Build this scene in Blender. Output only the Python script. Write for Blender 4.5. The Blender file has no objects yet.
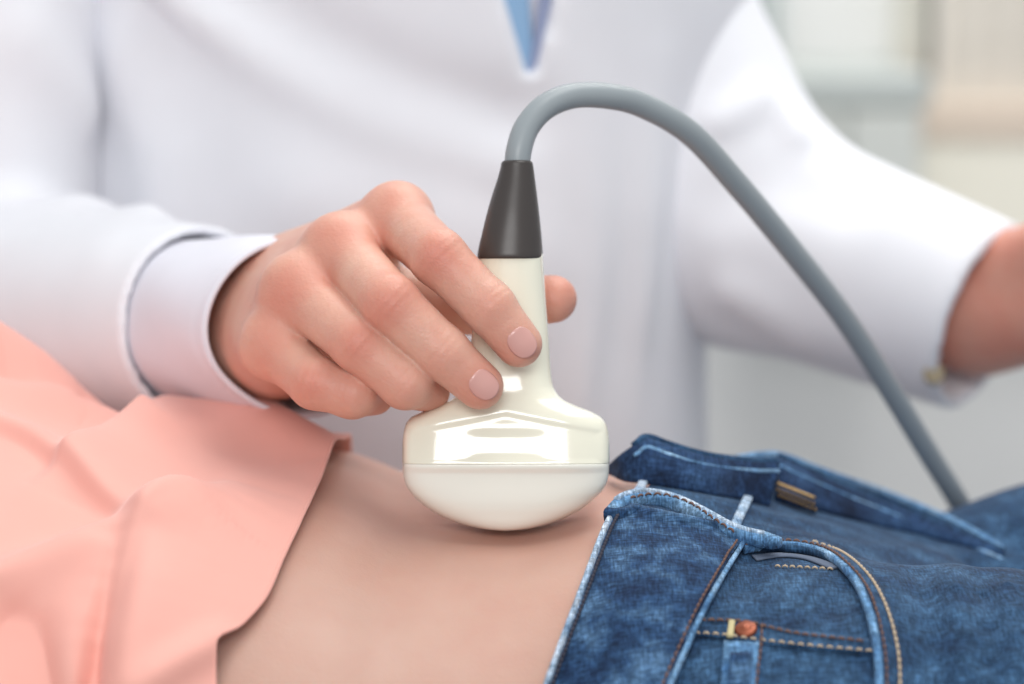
import bpy, bmesh, math, random
import numpy as np
from mathutils import Vector, Matrix
from mathutils.bvhtree import BVHTree

# ------------------------------------------------------------------ camera, world, lights, exposure
# All modelling is done in millimetres around the focus point (x right, y away, z up);
# HC lifts it to the height at which the patient lies above the floor.
HC = 1.01
S = 1.0 / 3.0            # mm per pixel at the focus distance
DIST = 805.0             # mm camera to focus point
TH = math.radians(10.0)  # the camera looks down a little
CT, ST = math.cos(TH), math.sin(TH)
FWD = np.array([0.0, CT, -ST]); UPV = np.array([0.0, ST, CT]); RIGHT = np.array([1.0, 0.0, 0.0])

scene = bpy.context.scene
COL = scene.collection
cam_d = bpy.data.cameras.new('camera')
cam = bpy.data.objects.new('camera', cam_d); COL.objects.link(cam)
cpos = -FWD * DIST / 1000.0
cam.location = (cpos[0], cpos[1], cpos[2] + HC)
cam.rotation_euler = (math.radians(90) - TH, 0, 0)
cam_d.sensor_width = 36.0
cam_d.lens = 36.0 * DIST / (1024 * S)
cam_d.clip_start = 0.02; cam_d.clip_end = 50
cam_d.dof.use_dof = True
cam_d.dof.focus_distance = (DIST - 26) / 1000.0
cam_d.dof.aperture_fstop = 5.2
scene.camera = cam

world = bpy.data.worlds.new('world'); scene.world = world
world.use_nodes = True
wb = world.node_tree.nodes['Background']
wb.inputs[0].default_value = (0.93, 0.96, 1.0, 1)
wb.inputs[1].default_value = 0.74

def area_light(name, loc, target, size, size_y, energy, color=(1, 1, 1)):
    d = bpy.data.lights.new(name, 'AREA'); d.shape = 'RECTANGLE'; d.size = size; d.size_y = size_y
    d.energy = energy; d.color = color
    o = bpy.data.objects.new(name, d); COL.objects.link(o)
    o.location = loc
    v = Vector(target) - Vector(loc)
    o.rotation_euler = v.to_track_quat('-Z', 'Y').to_euler()
    return o
area_light('overhead_light', (0.4, -0.1, 2.5), (0.0, 0.05, 0.95), 1.1, 0.7, 17, (1.0, 0.99, 0.97))
area_light('overhead_light', (0.4, 1.05, 2.6), (0.4, 1.3, 1.0), 1.6, 0.5, 32, (1.0, 0.98, 0.95))  # added fill, no known fixture: brightens the back wall and blinds
area_light('daylight_window', (-0.15, -2.0, 1.95), (0.0, 0.0, 1.0), 1.0, 0.55, 27, (1.0, 0.99, 0.98))

vs = scene.view_settings
vs.view_transform = 'Standard'; vs.look = 'None'; vs.exposure = -0.5; vs.gamma = 1.0
vs.use_curve_mapping = False
scene.cycles.use_denoising = True
scene.cycles.max_bounces = 6

# ------------------------------------------------------------------ helpers
def P(px, py, d):
    """world mm of the point that stands d mm behind the focus plane"""
    k = S * (DIST + d) / DIST
    return FWD * d + RIGHT * ((px - 512) * k) + UPV * ((342 - py) * k)

def M(name, color, rough=0.5, **kw):
    m = bpy.data.materials.new(name); m.use_nodes = True
    b = m.node_tree.nodes['Principled BSDF']
    b.inputs['Base Color'].default_value = (*color, 1)
    b.inputs['Roughness'].default_value = rough
    for k, v in kw.items():
        b.inputs[k.replace('_', ' ')].default_value = v
    return m

def srgb(r, g, b):
    f = lambda c: (c / 255 / 12.92) if c / 255 <= 0.04045 else ((c / 255 + 0.055) / 1.055) ** 2.4
    return (f(r), f(g), f(b))

def make_mesh(name, verts_mm, faces, mat, smooth=True):
    v = np.asarray(verts_mm, dtype=np.float64) / 1000.0
    v = v + np.array([0, 0, HC])
    me = bpy.data.meshes.new(name)
    me.from_pydata(v.tolist(), [], faces if isinstance(faces, list) else faces.tolist())
    if smooth:
        me.polygons.foreach_set('use_smooth', [True] * len(me.polygons))
    me.materials.append(mat)
    me.update()
    return me

def link(name, me, parent=None):
    o = bpy.data.objects.new(name, me); COL.objects.link(o)
    if parent is not None:
        o.parent = parent
        r = parent
        while r.parent: r = r.parent
        if parent.type == 'EMPTY':
            o.matrix_parent_inverse = Matrix.Translation(-Vector(parent.location))
    return o

def obj(name, verts, faces, mat, parent=None, smooth=True):
    return link(name, make_mesh(name, verts, faces, mat, smooth), parent)

def empty(name, loc_m, label, cat, group=None):
    o = bpy.data.objects.new(name, None); COL.objects.link(o)
    o.location = loc_m; o['label'] = label; o['category'] = cat
    if group: o['group'] = group
    return o

def tag(o, label, cat, group=None):
    o['label'] = label; o['category'] = cat
    if group: o['group'] = group
    return o

def subsurf(o, lv=1):
    m = o.modifiers.new('smooth', 'SUBSURF'); m.levels = lv; m.render_levels = lv
    return o

def solid(o, t_mm, off=-1):
    m = o.modifiers.new('thick', 'SOLIDIFY'); m.thickness = t_mm / 1000.0; m.offset = off
    return o

def bm_box(bm, x0, x1, y0, y1, z0, z1):
    vs_ = [bm.verts.new((x, y, z)) for z in (z0, z1) for x, y in ((x0, y0), (x1, y0), (x1, y1), (x0, y1))]
    for f in ((3, 2, 1, 0), (4, 5, 6, 7), (0, 1, 5, 4), (1, 2, 6, 5), (2, 3, 7, 6), (3, 0, 4, 7)):
        bm.faces.new([vs_[i] for i in f])

def box(name, b, mat, parent=None, bevel=0.0):
    """b in metres, world"""
    bm = bmesh.new(); bm_box(bm, *b)
    if bevel:
        bmesh.ops.bevel(bm, geom=bm.edges[:], offset=bevel, segments=2, affect='EDGES', profile=0.6)
    me = bpy.data.meshes.new(name); bm.to_mesh(me); bm.free(); me.materials.append(mat)
    return link(name, me, parent)

def cr(points, n):
    """Catmull-Rom through points (k,D) -> n points"""
    p = np.asarray(points, float)
    p = np.vstack([2 * p[0] - p[1], p, 2 * p[-1] - p[-2]])
    m = len(p) - 3
    t = np.linspace(0, m, n); i = np.minimum(t.astype(int), m - 1); u = (t - i)[:, None]
    a, b, c, d = p[i], p[i + 1], p[i + 2], p[i + 3]
    return 0.5 * ((2 * b) + (-a + c) * u + (2 * a - 5 * b + 4 * c - d) * u ** 2 + (-a + 3 * b - 3 * c + d) * u ** 3)

def pchip(xk, yk, x):
    xk = np.asarray(xk, float); yk = np.asarray(yk, float); x = np.asarray(x, float)
    h = np.diff(xk); dl = np.diff(yk) / h
    m = np.zeros_like(yk); m[0], m[-1] = dl[0], dl[-1]
    for i in range(1, len(xk) - 1):
        if dl[i - 1] * dl[i] > 0:
            w1 = 2 * h[i] + h[i - 1]; w2 = h[i] + 2 * h[i - 1]
            m[i] = (w1 + w2) / (w1 / dl[i - 1] + w2 / dl[i])
    xc = np.clip(x, xk[0], xk[-1])
    i = np.clip(np.searchsorted(xk, xc, side='right') - 1, 0, len(h) - 1)
    t = (xc - xk[i]) / h[i]
    return ((2*t**3 - 3*t**2 + 1) * yk[i] + (t**3 - 2*t**2 + t) * h[i] * m[i]
            + (-2*t**3 + 3*t**2) * yk[i + 1] + (t**3 - t**2) * h[i] * m[i + 1])

def tube(path, radii, seg=16, cap=True):
    """tube along world-mm path; returns verts, faces"""
    path = np.asarray(path, float); n = len(path)
    radii = np.broadcast_to(np.asarray(radii, float), (n,))
    T = np.gradient(path, axis=0); T /= np.linalg.norm(T, axis=1)[:, None]
    ref = np.array([0, 1.0, 0]) if abs(T[0][1]) < 0.9 else np.array([1.0, 0, 0])
    V, F = [], []
    u = np.cross(ref, T[0]); u /= np.linalg.norm(u)
    for i in range(n):
        u = u - T[i] * np.dot(u, T[i]); u /= np.linalg.norm(u)
        w = np.cross(T[i], u)
        for j in range(seg):
            a = 2 * math.pi * j / seg
            V.append(path[i] + radii[i] * (math.cos(a) * u + math.sin(a) * w))
    for i in range(n - 1):
        for j in range(seg):
            j2 = (j + 1) % seg
            F.append([i * seg + j, i * seg + j2, (i + 1) * seg + j2, (i + 1) * seg + j])
    if cap:
        F.append([j for j in range(seg)][::-1]); F.append([(n - 1) * seg + j for j in range(seg)])
    return np.array(V), F

def grid_faces(nu, nv, wrap=False):
    F = []
    for i in range(nu - 1):
        for j in range(nv if wrap else nv - 1):
            j2 = (j + 1) % nv
            F.append([i * nv + j, i * nv + j2, (i + 1) * nv + j2, (i + 1) * nv + j])
    return F

def merge(parts):
    V, F, o = [], [], 0
    for v, f in parts:
        V.append(np.asarray(v)); F += [[i + o for i in q] for q in f]; o += len(v)
    return np.vstack(V), F

# ---- signed distance fields (numpy) and surface nets
def cone(p, a, b, ra, rb):
    a = np.asarray(a, np.float32); b = np.asarray(b, np.float32)
    ab = b - a; L = float(ab @ ab)
    h = np.clip(((p[0]-a[0])*ab[0] + (p[1]-a[1])*ab[1] + (p[2]-a[2])*ab[2]) / L, 0, 1)
    dx = p[0]-a[0]-h*ab[0]; dy = p[1]-a[1]-h*ab[1]; dz = p[2]-a[2]-h*ab[2]
    return np.sqrt(dx*dx+dy*dy+dz*dz) - (ra + (rb-ra)*h)

def smin(a, b, k):
    h = np.clip(0.5 + 0.5*(b-a)/k, 0, 1)
    return b*(1-h) + a*h - k*h*(1-h)
def smax(a, b, k): return -smin(-a, -b, k)

def polyline_dist(p, pts):
    d = None
    for a, b in zip(pts[:-1], pts[1:]):
        c = cone(p, a, b, 0, 0)
        d = c if d is None else np.minimum(d, c)
    return d

def surface_nets(fn, lo, hi, h):
    lo = np.asarray(lo, float); hi = np.asarray(hi, float)
    n = np.ceil((hi - lo) / h).astype(int) + 1
    ax = [np.float32(lo[i] + h * np.arange(n[i])) for i in range(3)]
    p = np.meshgrid(*ax, indexing='ij', sparse=True)
    V = np.broadcast_to(fn(p), tuple(n)).astype(np.float32)
    neg = V < 0
    cs = [neg[i:n[0]-1+i, j:n[1]-1+j, k:n[2]-1+k] for i in (0, 1) for j in (0, 1) for k in (0, 1)]
    sm = sum(c.astype(np.int8) for c in cs)
    act = (sm > 0) & (sm < 8)
    I = np.argwhere(act)
    vid = -np.ones(act.shape, np.int64); vid[act] = np.arange(len(I))
    corners = np.array([(i, j, k) for i in (0, 1) for j in (0, 1) for k in (0, 1)])
    val = np.stack([V[I[:, 0]+c[0], I[:, 1]+c[1], I[:, 2]+c[2]] for c in corners], 1)
    acc = np.zeros((len(I), 3)); cnt = np.zeros(len(I))
    for a in range(8):
        for b in range(a+1, 8):
            df = corners[b] - corners[a]
            if np.abs(df).sum() != 1: continue
            va, vb = val[:, a], val[:, b]
            m = (va < 0) != (vb < 0)
            t = np.where(m, va / np.where(m, va - vb, 1), 0)
            pt = corners[a] + t[:, None] * df
            acc += np.where(m[:, None], pt, 0); cnt += m
    verts = lo + h * (I + acc / cnt[:, None])
    F = []
    for axis in range(3):
        sl0 = [slice(None)]*3; sl1 = [slice(None)]*3
        sl0[axis] = slice(0, -1); sl1[axis] = slice(1, None)
        A, B = neg[tuple(sl0)], neg[tuple(sl1)]
        E = np.argwhere(A != B)
        o1, o2 = [(axis + 1) % 3, (axis + 2) % 3]
        ok = (E[:, o1] > 0) & (E[:, o2] > 0) & (E[:, o1] < n[o1]-1) & (E[:, o2] < n[o2]-1)
        E = E[ok]
        sgn = A[tuple(E.T)]
        def g(d1, d2):
            q = E.copy(); q[:, o1] -= d1; q[:, o2] -= d2
            return vid[tuple(q.T)]
        q = np.stack([g(1, 1), g(0, 1), g(0, 0), g(1, 0)], 1)
        q[~sgn] = q[~sgn][:, ::-1]
        F.append(q)
    return verts, np.vstack(F)

def relax(v, f, it=2, lam=0.5):
    v = v.copy()
    e = np.vstack([f[:, [0, 1]], f[:, [1, 2]], f[:, [2, 3]], f[:, [3, 0]]])
    e = np.vstack([e, e[:, ::-1]])
    c = np.bincount(e[:, 0], minlength=len(v))[:, None]
    for k in range(it):
        l = lam if k % 2 == 0 else -lam * 1.02
        s = np.stack([np.bincount(e[:, 0], weights=v[e[:, 1], i], minlength=len(v)) for i in range(3)], 1)
        v += l * (s / np.maximum(c, 1) - v)
    return v

def set_color(me, name, vals):
    a = me.attributes.new(name, 'FLOAT', 'POINT')
    a.data.foreach_set('value', np.asarray(vals, np.float32))

# ------------------------------------------------------------------ materials
def nodes_of(m): return m.node_tree.nodes, m.node_tree.links, m.node_tree.nodes['Principled BSDF']

def objcoord(m, scale=(1, 1, 1), rot=(0, 0, 0)):
    N, L, b = nodes_of(m)
    tc = N.new('ShaderNodeTexCoord'); mp = N.new('ShaderNodeMapping')
    mp.inputs['Scale'].default_value = scale; mp.inputs['Rotation'].default_value = rot
    L.new(tc.outputs['Object'], mp.inputs['Vector'])
    return mp.outputs['Vector']

def noise(m, vec, scale, detail=3, rough=0.5):
    N, L, b = nodes_of(m)
    n = N.new('ShaderNodeTexNoise'); n.inputs['Scale'].default_value = scale
    n.inputs['Detail'].default_value = detail; n.inputs['Roughness'].default_value = rough
    L.new(vec, n.inputs['Vector'])
    return n.outputs['Fac']

def ramp(m, fac, stops):
    N, L, b = nodes_of(m)
    r = N.new('ShaderNodeValToRGB'); cr_ = r.color_ramp
    while len(cr_.elements) < len(stops): cr_.elements.new(0.5)
    for e, (pos, c) in zip(cr_.elements, stops):
        e.position = pos; e.color = (*c, 1)
    L.new(fac, r.inputs['Fac'])
    return r.outputs['Color']

def mix(m, fac, a, b_, mode='MIX'):
    N, L, b = nodes_of(m)
    x = N.new('ShaderNodeMix'); x.data_type = 'RGBA'; x.blend_type = mode
    for s, v in ((x.inputs[0], fac), (x.inputs[6], a), (x.inputs[7], b_)):
        if isinstance(v, (int, float)): s.default_value = v
        elif isinstance(v, tuple): s.default_value = (*v, 1)
        else: L.new(v, s)
    return x.outputs[2]

def bump(m, height, strength, dist_mm, prev=None):
    N, L, b = nodes_of(m)
    x = N.new('ShaderNodeBump'); x.inputs['Strength'].default_value = strength
    x.inputs['Distance'].default_value = dist_mm / 1000.0
    L.new(height, x.inputs['Height'])
    if prev is not None: L.new(prev, x.inputs['Normal'])
    L.new(x.outputs['Normal'], b.inputs['Normal'])
    return x.outputs['Normal']

def skin_material(name, base, red, rough=0.42, pores=0.25):
    m = M(name, base, rough)
    N, L, b = nodes_of(m)
    v = objcoord(m)
    n1 = noise(m, v, 60, 4)
    c = mix(m, ramp(m, n1, [(0.3, (0.0,)*3), (0.75, (0.45,)*3)]), base, red)
    at = N.new('ShaderNodeAttribute'); at.attribute_name = 'redness'
    c = mix(m, at.outputs['Fac'], c, red)
    L.new(c, b.inputs['Base Color'])
    b.inputs['Subsurface Weight'].default_value = 0.18
    b.inputs['Subsurface Radius'].default_value = (1.0, 0.35, 0.2)
    b.inputs['Subsurface Scale'].default_value = 0.004
    b.inputs['Specular IOR Level'].default_value = 0.35
    vo = N.new('ShaderNodeTexVoronoi'); vo.feature = 'DISTANCE_TO_EDGE'; vo.inputs['Scale'].default_value = 620
    nv_ = N.new('ShaderNodeVectorMath'); nv_.operation = 'ADD'
    wn = N.new('ShaderNodeTexNoise'); wn.inputs['Scale'].default_value = 400; L.new(v, wn.inputs['Vector'])
    sc_ = N.new('ShaderNodeVectorMath'); sc_.operation = 'SCALE'; sc_.inputs['Scale'].default_value = 0.002
    L.new(wn.outputs['Color'], sc_.inputs[0]); L.new(v, nv_.inputs[0]); L.new(sc_.outputs[0], nv_.inputs[1])
    L.new(nv_.outputs[0], vo.inputs['Vector'])
    n0 = bump(m, vo.outputs['Distance'], pores * 0.6, 0.25)
    nn = bump(m, noise(m, v, 900, 3, 0.6), pores, 0.3, n0)
    bump(m, noise(m, v, 220, 3, 0.6), pores, 0.7, nn)
    return m

skin_hand = skin_material('skin_hand', srgb(224, 180, 160), srgb(208, 122, 104), 0.42, 0.5)
skin_left = skin_material('skin_left_hand', srgb(214, 156, 136), srgb(200, 112, 96), 0.45, 0.2)
skin_belly = skin_material('skin_belly', srgb(206, 168, 152), srgb(198, 148, 132), 0.45, 0.2)
nail_mat = M('nail', srgb(214, 162, 153), 0.28, Coat_Weight=0.2)

def fabric(name, color, thread=1600, b=0.15, mott=0.06, rough=0.85, sheen=0.1):
    m = M(name, color, rough); N, L, bs = nodes_of(m)
    v = objcoord(m)
    n = noise(m, v, 30, 4)
    dark = tuple(c * (1 - mott * 2) for c in color)
    L.new(ramp(m, n, [(0.3, dark), (0.7, color)]), bs.inputs['Base Color'])
    bump(m, noise(m, v, thread, 2), b, 0.3)
    bs.inputs['Sheen Weight'].default_value = sheen
    bs.inputs['Specular IOR Level'].default_value = 0.2
    return m

coat_mat = fabric('white_coat', srgb(235, 236, 241), 1100, 0.1, 0.015)
shirt_mat = fabric('white_shirt', srgb(232, 232, 241), 1100, 0.1, 0.02)
tie_mat = fabric('blue_tie', srgb(146, 182, 216), 1500, 0.1, 0.04)
trouser_mat = fabric('dark_trousers', srgb(60, 64, 74), 900, 0.2)
blouse_mat = fabric('peach_blouse', srgb(238, 175, 162), 1900, 0.10, 0.02, 0.7, 0.25)

def denim(name, dark, mid, light, wear=0.0, sc=1.0):
    m = M(name, mid, 0.85); N, L, b = nodes_of(m)
    v = objcoord(m)
    big = noise(m, v, 42 * sc, 5, 0.62)
    c = ramp(m, big, [(0.34 - wear, dark), (0.5 - wear, mid), (0.72 - wear, light)])
    vs1 = objcoord(m, (1700, 240, 400), (0.2, 0.1, 0.5))
    vs2 = objcoord(m, (240, 1700, 900), (0.1, 0.2, 0.5))
    f1 = noise(m, vs1, 1.0, 2); f2 = noise(m, vs2, 1.0, 2)
    sp = mix(m, 0.5, f1, f2)
    cw = ramp(m, sp, [(0.34, (0.4,)*3), (0.5, (1.0,)*3), (0.66, (2.1,)*3)])
    c = mix(m, 0.9, c, cw, 'MULTIPLY')
    L.new(c, b.inputs['Base Color'])
    nn = bump(m, sp, 0.45, 0.5)
    bump(m, noise(m, v, 160, 4), 0.25, 1.2, nn)
    b.inputs['Specular IOR Level'].default_value = 0.15
    b.inputs['Sheen Weight'].default_value = 0.05
    return m

denim_mid = denim('denim', srgb(29, 51, 79), srgb(39, 66, 95), srgb(60, 92, 124), 0.02, 1.6)
denim_light = denim('denim_washed', srgb(58, 96, 138), srgb(92, 132, 170), srgb(140, 172, 200), 0.04, 1.5)
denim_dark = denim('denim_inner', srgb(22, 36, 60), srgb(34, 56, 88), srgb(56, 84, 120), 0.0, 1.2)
denim_band = denim('denim_waistband', srgb(22, 40, 68), srgb(38, 65, 98), srgb(86, 120, 154), 0.0, 1.7)
denim_edge = denim('denim_worn_edge', srgb(98, 128, 160), srgb(142, 166, 190), srgb(190, 202, 216), 0.05, 3)
thread_brown = M('thread_brown', srgb(112, 84, 74), 0.8)
thread_dark = M('thread_dark', srgb(52, 52, 66), 0.8)
thread_tan = M('thread_tan', srgb(196, 176, 150), 0.8)
copper = M('copper', srgb(150, 86, 64), 0.45, Metallic=0.7)
brass = M('brass', srgb(156, 128, 84), 0.4, Metallic=0.6)
bartack_mat = M('bartack', srgb(196, 184, 140), 0.8)

probe_mat = M('probe_ivory', srgb(243, 241, 222), 0.14, Coat_Weight=0.5, Coat_Roughness=0.06)
lens_mat = M('probe_lens', srgb(245, 244, 233), 0.22, Coat_Weight=0.4)
relief_mat = M('rubber_dark', srgb(66, 61, 59), 0.36)
cable_mat = M('cable_grey', srgb(150, 158, 162), 0.38)
for m_, a_ in ((relief_mat, 500), (cable_mat, 300)):
    bump(m_, noise(m_, objcoord(m_), a_, 2), 0.08, 0.2)

def plaster(name, c, sc=3, var=0.05, rough=0.85):
    m = M(name, c, rough); N, L, b = nodes_of(m)
    n = noise(m, objcoord(m), sc, 4)
    L.new(ramp(m, n, [(0.3, tuple(x * (1 - var) for x in c)), (0.7, c)]), b.inputs['Base Color'])
    return m
wall_mat = plaster('wall_paint', srgb(238, 238, 237))
floor_mat = plaster('floor_vinyl', srgb(188, 190, 192), 4, 0.08, 0.4)

# ------------------------------------------------------------------ room
ZF = 0.0
def struct(o): o['kind'] = 'structure'; return o
struct(box('floor', (-2.6, 2.6, -2.6, 2.0, -0.05, 0.0), floor_mat))
YB = 1.75
wall = struct(box('wall_back', (-2.6, 2.6, YB, YB + 0.1, 0.0, 2.8), wall_mat))
struct(box('baseboard_back', (-2.6, 2.6, YB - 0.015, YB, 0.0, 0.09), plaster('skirting', srgb(225, 225, 222))))

def at(px, py, ym):
    """world metres of a pixel on the vertical plane y = ym"""
    c = -FWD * DIST
    r = FWD * DIST + RIGHT * ((px - 512) * S) + UPV * ((342 - py) * S)
    q = c + r * ((ym * 1000 - c[1]) / r[1])
    return q[0] / 1000, q[2] / 1000 + HC

# ------------------------------------------------------------------ patient: one body under blouse and jeans
YC = 25.0
XK = [-470, -360, -250, -182, -140, -100, -61, -50, -39, 0, 35, 50, 90, 150, 230]
ZT = [-55,  -34,  -22,  -33,  -46,  -47.5,  -50.5, -54, -58.5, -60, -56, -57, -69, -90, -104]
AK = [150,  165,  158,  148,  143,  139,  136, 135, 134, 132, 140, 146, 160, 170, 165]
ZB = -235.0
def sect(x):
    zt = pchip(XK, ZT, x); a = pchip(XK, AK, x)
    return a, (zt - ZB) / 2, (zt + ZB) / 2
NEXP = 2.35

def body_sdf(p, off=0.0):
    x, y, z = p
    xa = np.asarray(x).reshape(-1)
    a, b, zc = [np.float32(q).reshape(-1, 1, 1) for q in sect(xa)]
    q = (np.abs((y - YC) / (a + off)) ** NEXP + np.abs((z - zc) / (b + off)) ** NEXP) ** (1 / NEXP)
    d = (q - 1) * (b + off)
    d = smax(d, np.maximum(x - 150 - 40, -470 - x) , 60)
    d = d + off  # offsets are already in the half axes
    for s in (-1, 1):
        hip = (110, YC + s * 80, -152 if s < 0 else -180)
        knee = (490, YC + s * 92, -150 if s < 0 else -110); ank = (860, YC + s * 95, -190)
        if s < 0:
            t = smin(cone(p, hip, knee, 84, 64), cone(p, knee, ank, 62, 42), 20)
        else:       # the far leg is drawn up a little
            mid = (222, YC + s * 86, -160); hip = (120, YC + s * 78, -196)
            t = smin(smin(cone(p, hip, mid, 84, 78), cone(p, mid, knee, 78, 64), 14), cone(p, knee, ank, 62, 42), 20)
        d = smin(d, t, 16)
    d = d - off
    return d

def full_body(p):
    x, y, z = p
    d = body_sdf(p)
    for s in (-1, 1):
        ank = (860, YC + s * 95, -190)
        d = smin(d, cone(p, ank, (905, YC + s * 100, -100), 38, 26), 25)
        sh = (-430, YC + s * 165, -120); el = (-190, YC + s * 215, -190); wr = (40, YC + s * 215, -205)
        d = smin(d, cone(p, sh, el, 50, 42), 30)
        d = smin(d, cone(p, el, wr, 40, 28), 10)
        d = smin(d, cone(p, wr, (110, YC + s * 212, -212), 27, 20), 14)
    d = smin(d, cone(p, (-460, YC, -120), (-570, YC, -120), 70, 52), 40)
    # dent of the probe in the soft skin
    dent = 2.6 * np.exp(-((x + 2) / 42.0) ** 2 - ((y + 11) / 17.0) ** 2) * (z > -110)
    dent = dent - 1.2 * np.exp(-((x + 2) / 60.0) ** 2 - ((y - 26) / 14.0) ** 2) * (z > -110)
    navel = 3.0 * np.exp(-((x - 2) / 6.0) ** 2 - ((y - 42) / 5.0) ** 2) * (z > -110)
    return d + dent + navel

bv, bf = surface_nets(full_body, (-640, -260, -245), (960, 310, 10), 4.0)
bv = relax(bv, bf, 4)
patient = empty('person', (0, YC / 1000, HC + ZB / 1000),
                'patient lying on her back in a peach blouse and open blue jeans, bare belly', 'person')
pb = obj('body', bv, bf, skin_belly, patient)
subsurf(pb)
set_color(pb.data, 'redness', 0.35 * np.exp(-((bv[:, 0] + 2) / 50) ** 2 - ((bv[:, 1] + 11) / 30) ** 2))

# ------------------------------------------------------------------ placing details on a surface
CAMP = -FWD * DIST
def proj(q):
    v = np.asarray(q) - CAMP
    z = v @ FWD
    return 512 + (v @ RIGHT) / z * DIST / S, 342 - (v @ UPV) / z * DIST / S

def hit(bvh, px, py, off=0.0):
    qx, qy = px, py
    r = None
    for _ in range(4 if off else 1):
        h = hit0(bvh, qx, qy, off)
        if h is None: return r
        r = h
        ex, ey = proj(h[0])
        qx += (px - ex); qy += (py - ey)
    return r

def hit0(bvh, px, py, off=0.0):
    r = FWD * DIST + RIGHT * ((px - 512) * S) + UPV * ((342 - py) * S)
    loc, nrm, idx, dist = bvh.ray_cast(Vector(CAMP), Vector(r).normalized())
    if loc is None: return None
    n = np.array(nrm); 
    if np.dot(n, r) > 0: n = -n
    return np.array(loc) + n * off, n

# ------------------------------------------------------------------ jeans
JOFF = 4.0
def wrinkle_line(p, pts, w, amp):
    d = polyline_dist(p, pts)
    return amp * np.exp(-(d / w) ** 2)

def jeans_fn(p):
    x, y, z = p
    d = body_sdf(p) - JOFF
    for pts, w, amp in JW:
        d = d - wrinkle_line(p, pts, w, amp)
    return d
JW = []
# creases of the cloth, dropped on the body under it
bvh_body = BVHTree.FromPolygons([Vector(q) for q in bv], bf.tolist())
for pts, w, a in [
    ([(950, 568), (963, 625), (962, 700)], 6, 4.0), ([(922, 572), (936, 630), (940, 700)], 5, -3.0),
    ([(1003, 572), (1014, 640), (1010, 700)], 6, 4.0), ([(982, 578), (990, 640), (988, 700)], 5, -3.0),
    ([(790, 537), (850, 549), (920, 554), (1000, 566)], 7, 2.5), ([(850, 583), (832, 612)], 5, -3.0),
    ([(752, 558), (742, 590)], 5, -2.5), ([(700, 500), (735, 506), (790, 522), (840, 530)], 6, 2.0)]:
    q = [hit(bvh_body, a_, b_, JOFF) for a_, b_ in cr(pts, 8)]
    JW.append(([z[0] for z in q if z is not None], w, a))
JW.append(([P(975, 496, 100), P(1000, 515, 95), P(1030, 545, 85)], 5, -4.0))
jv, jf = surface_nets(jeans_fn, (-30, -190, -244), (880, 245, -30), 4.0)
jv = relax(jv, jf, 4)

jeans_bm = bmesh.new()
_v = [jeans_bm.verts.new(q) for q in jv]
for q in jf: jeans_bm.faces.new([_v[i] for i in q])
# slanting waist: the opening is a plane across the body; trouser ends above the ankle
WN = np.array([1.0, -0.28, -0.12]); WP = np.array([42.0, 0.0, -59.0])
bmesh.ops.bisect_plane(jeans_bm, geom=jeans_bm.verts[:] + jeans_bm.edges[:] + jeans_bm.faces[:], plane_co=WP, plane_no=WN, clear_inner=True)
bmesh.ops.bisect_plane(jeans_bm, geom=jeans_bm.verts[:] + jeans_bm.edges[:] + jeans_bm.faces[:], plane_co=(835, 0, 0), plane_no=(1, 0, 0), clear_outer=True)
jeans_bm.normal_update()
bvh_jeans = BVHTree.FromPolygons([Vector(q) for q in jv], jf.tolist())
jeans_bm.verts.index_update()
jV = np.array([v.co[:] for v in jeans_bm.verts]); jF = [[v.index for v in f.verts] for f in jeans_bm.faces]
jeans_bm.free()
jeans = obj('jeans', jV, jF, denim_mid, patient)
jeans['label'] = 'blue washed denim jeans, waist turned open'
subsurf(jeans)

def on_surface(bvh, pts, n, off):
    q = cr(pts, n); out, nn = [], []
    for a in q:
        h = hit(bvh, a[0], a[1], off)
        if h is None: continue
        out.append(h[0]); nn.append(h[1])
    return np.array(out), np.array(nn)

def ribbon(path, nrm, w, t, seg=10, crown=0.4):
    """band lying on a surface: a rounded strip w wide and t thick, closed all round"""
    n = len(path)
    T = np.gradient(path, axis=0); T /= np.linalg.norm(T, axis=1)[:, None]
    B = np.cross(nrm, T); B /= np.linalg.norm(B, axis=1)[:, None]
    w = np.broadcast_to(w, (n,)); t = np.broadcast_to(t, (n,))
    V = []
    for i in range(n):
        for j in range(seg):
            a = 2 * math.pi * j / seg
            ca, sa = math.cos(a), math.sin(a)
            u = np.sign(ca) * abs(ca) ** 0.6; v = np.sign(sa) * abs(sa) ** 0.6
            V.append(path[i] + B[i] * (u * w[i] / 2) + nrm[i] * (v * t[i] / 2))
    F = grid_faces(n, seg, True)
    F.append(list(range(seg))[::-1]); F.append([(n - 1) * seg + j for j in range(seg)])
    return np.array(V), F

def smooth_path(a, it=3):
    a = a.copy()
    for _ in range(it):
        a[1:-1] = 0.25 * a[:-2] + 0.5 * a[1:-1] + 0.25 * a[2:]
    return a

def seam(name, pts, w, t, off, mat, parent=jeans, n=60, bvh=None):
    a, nn = on_surface(bvh or bvh_jeans, pts, n, off)
    a = smooth_path(a); nn = smooth_path(nn); nn /= np.linalg.norm(nn, axis=1)[:, None]
    v, f = ribbon(a, nn, w, t)
    return obj(name, v, f, mat, parent)

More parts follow.
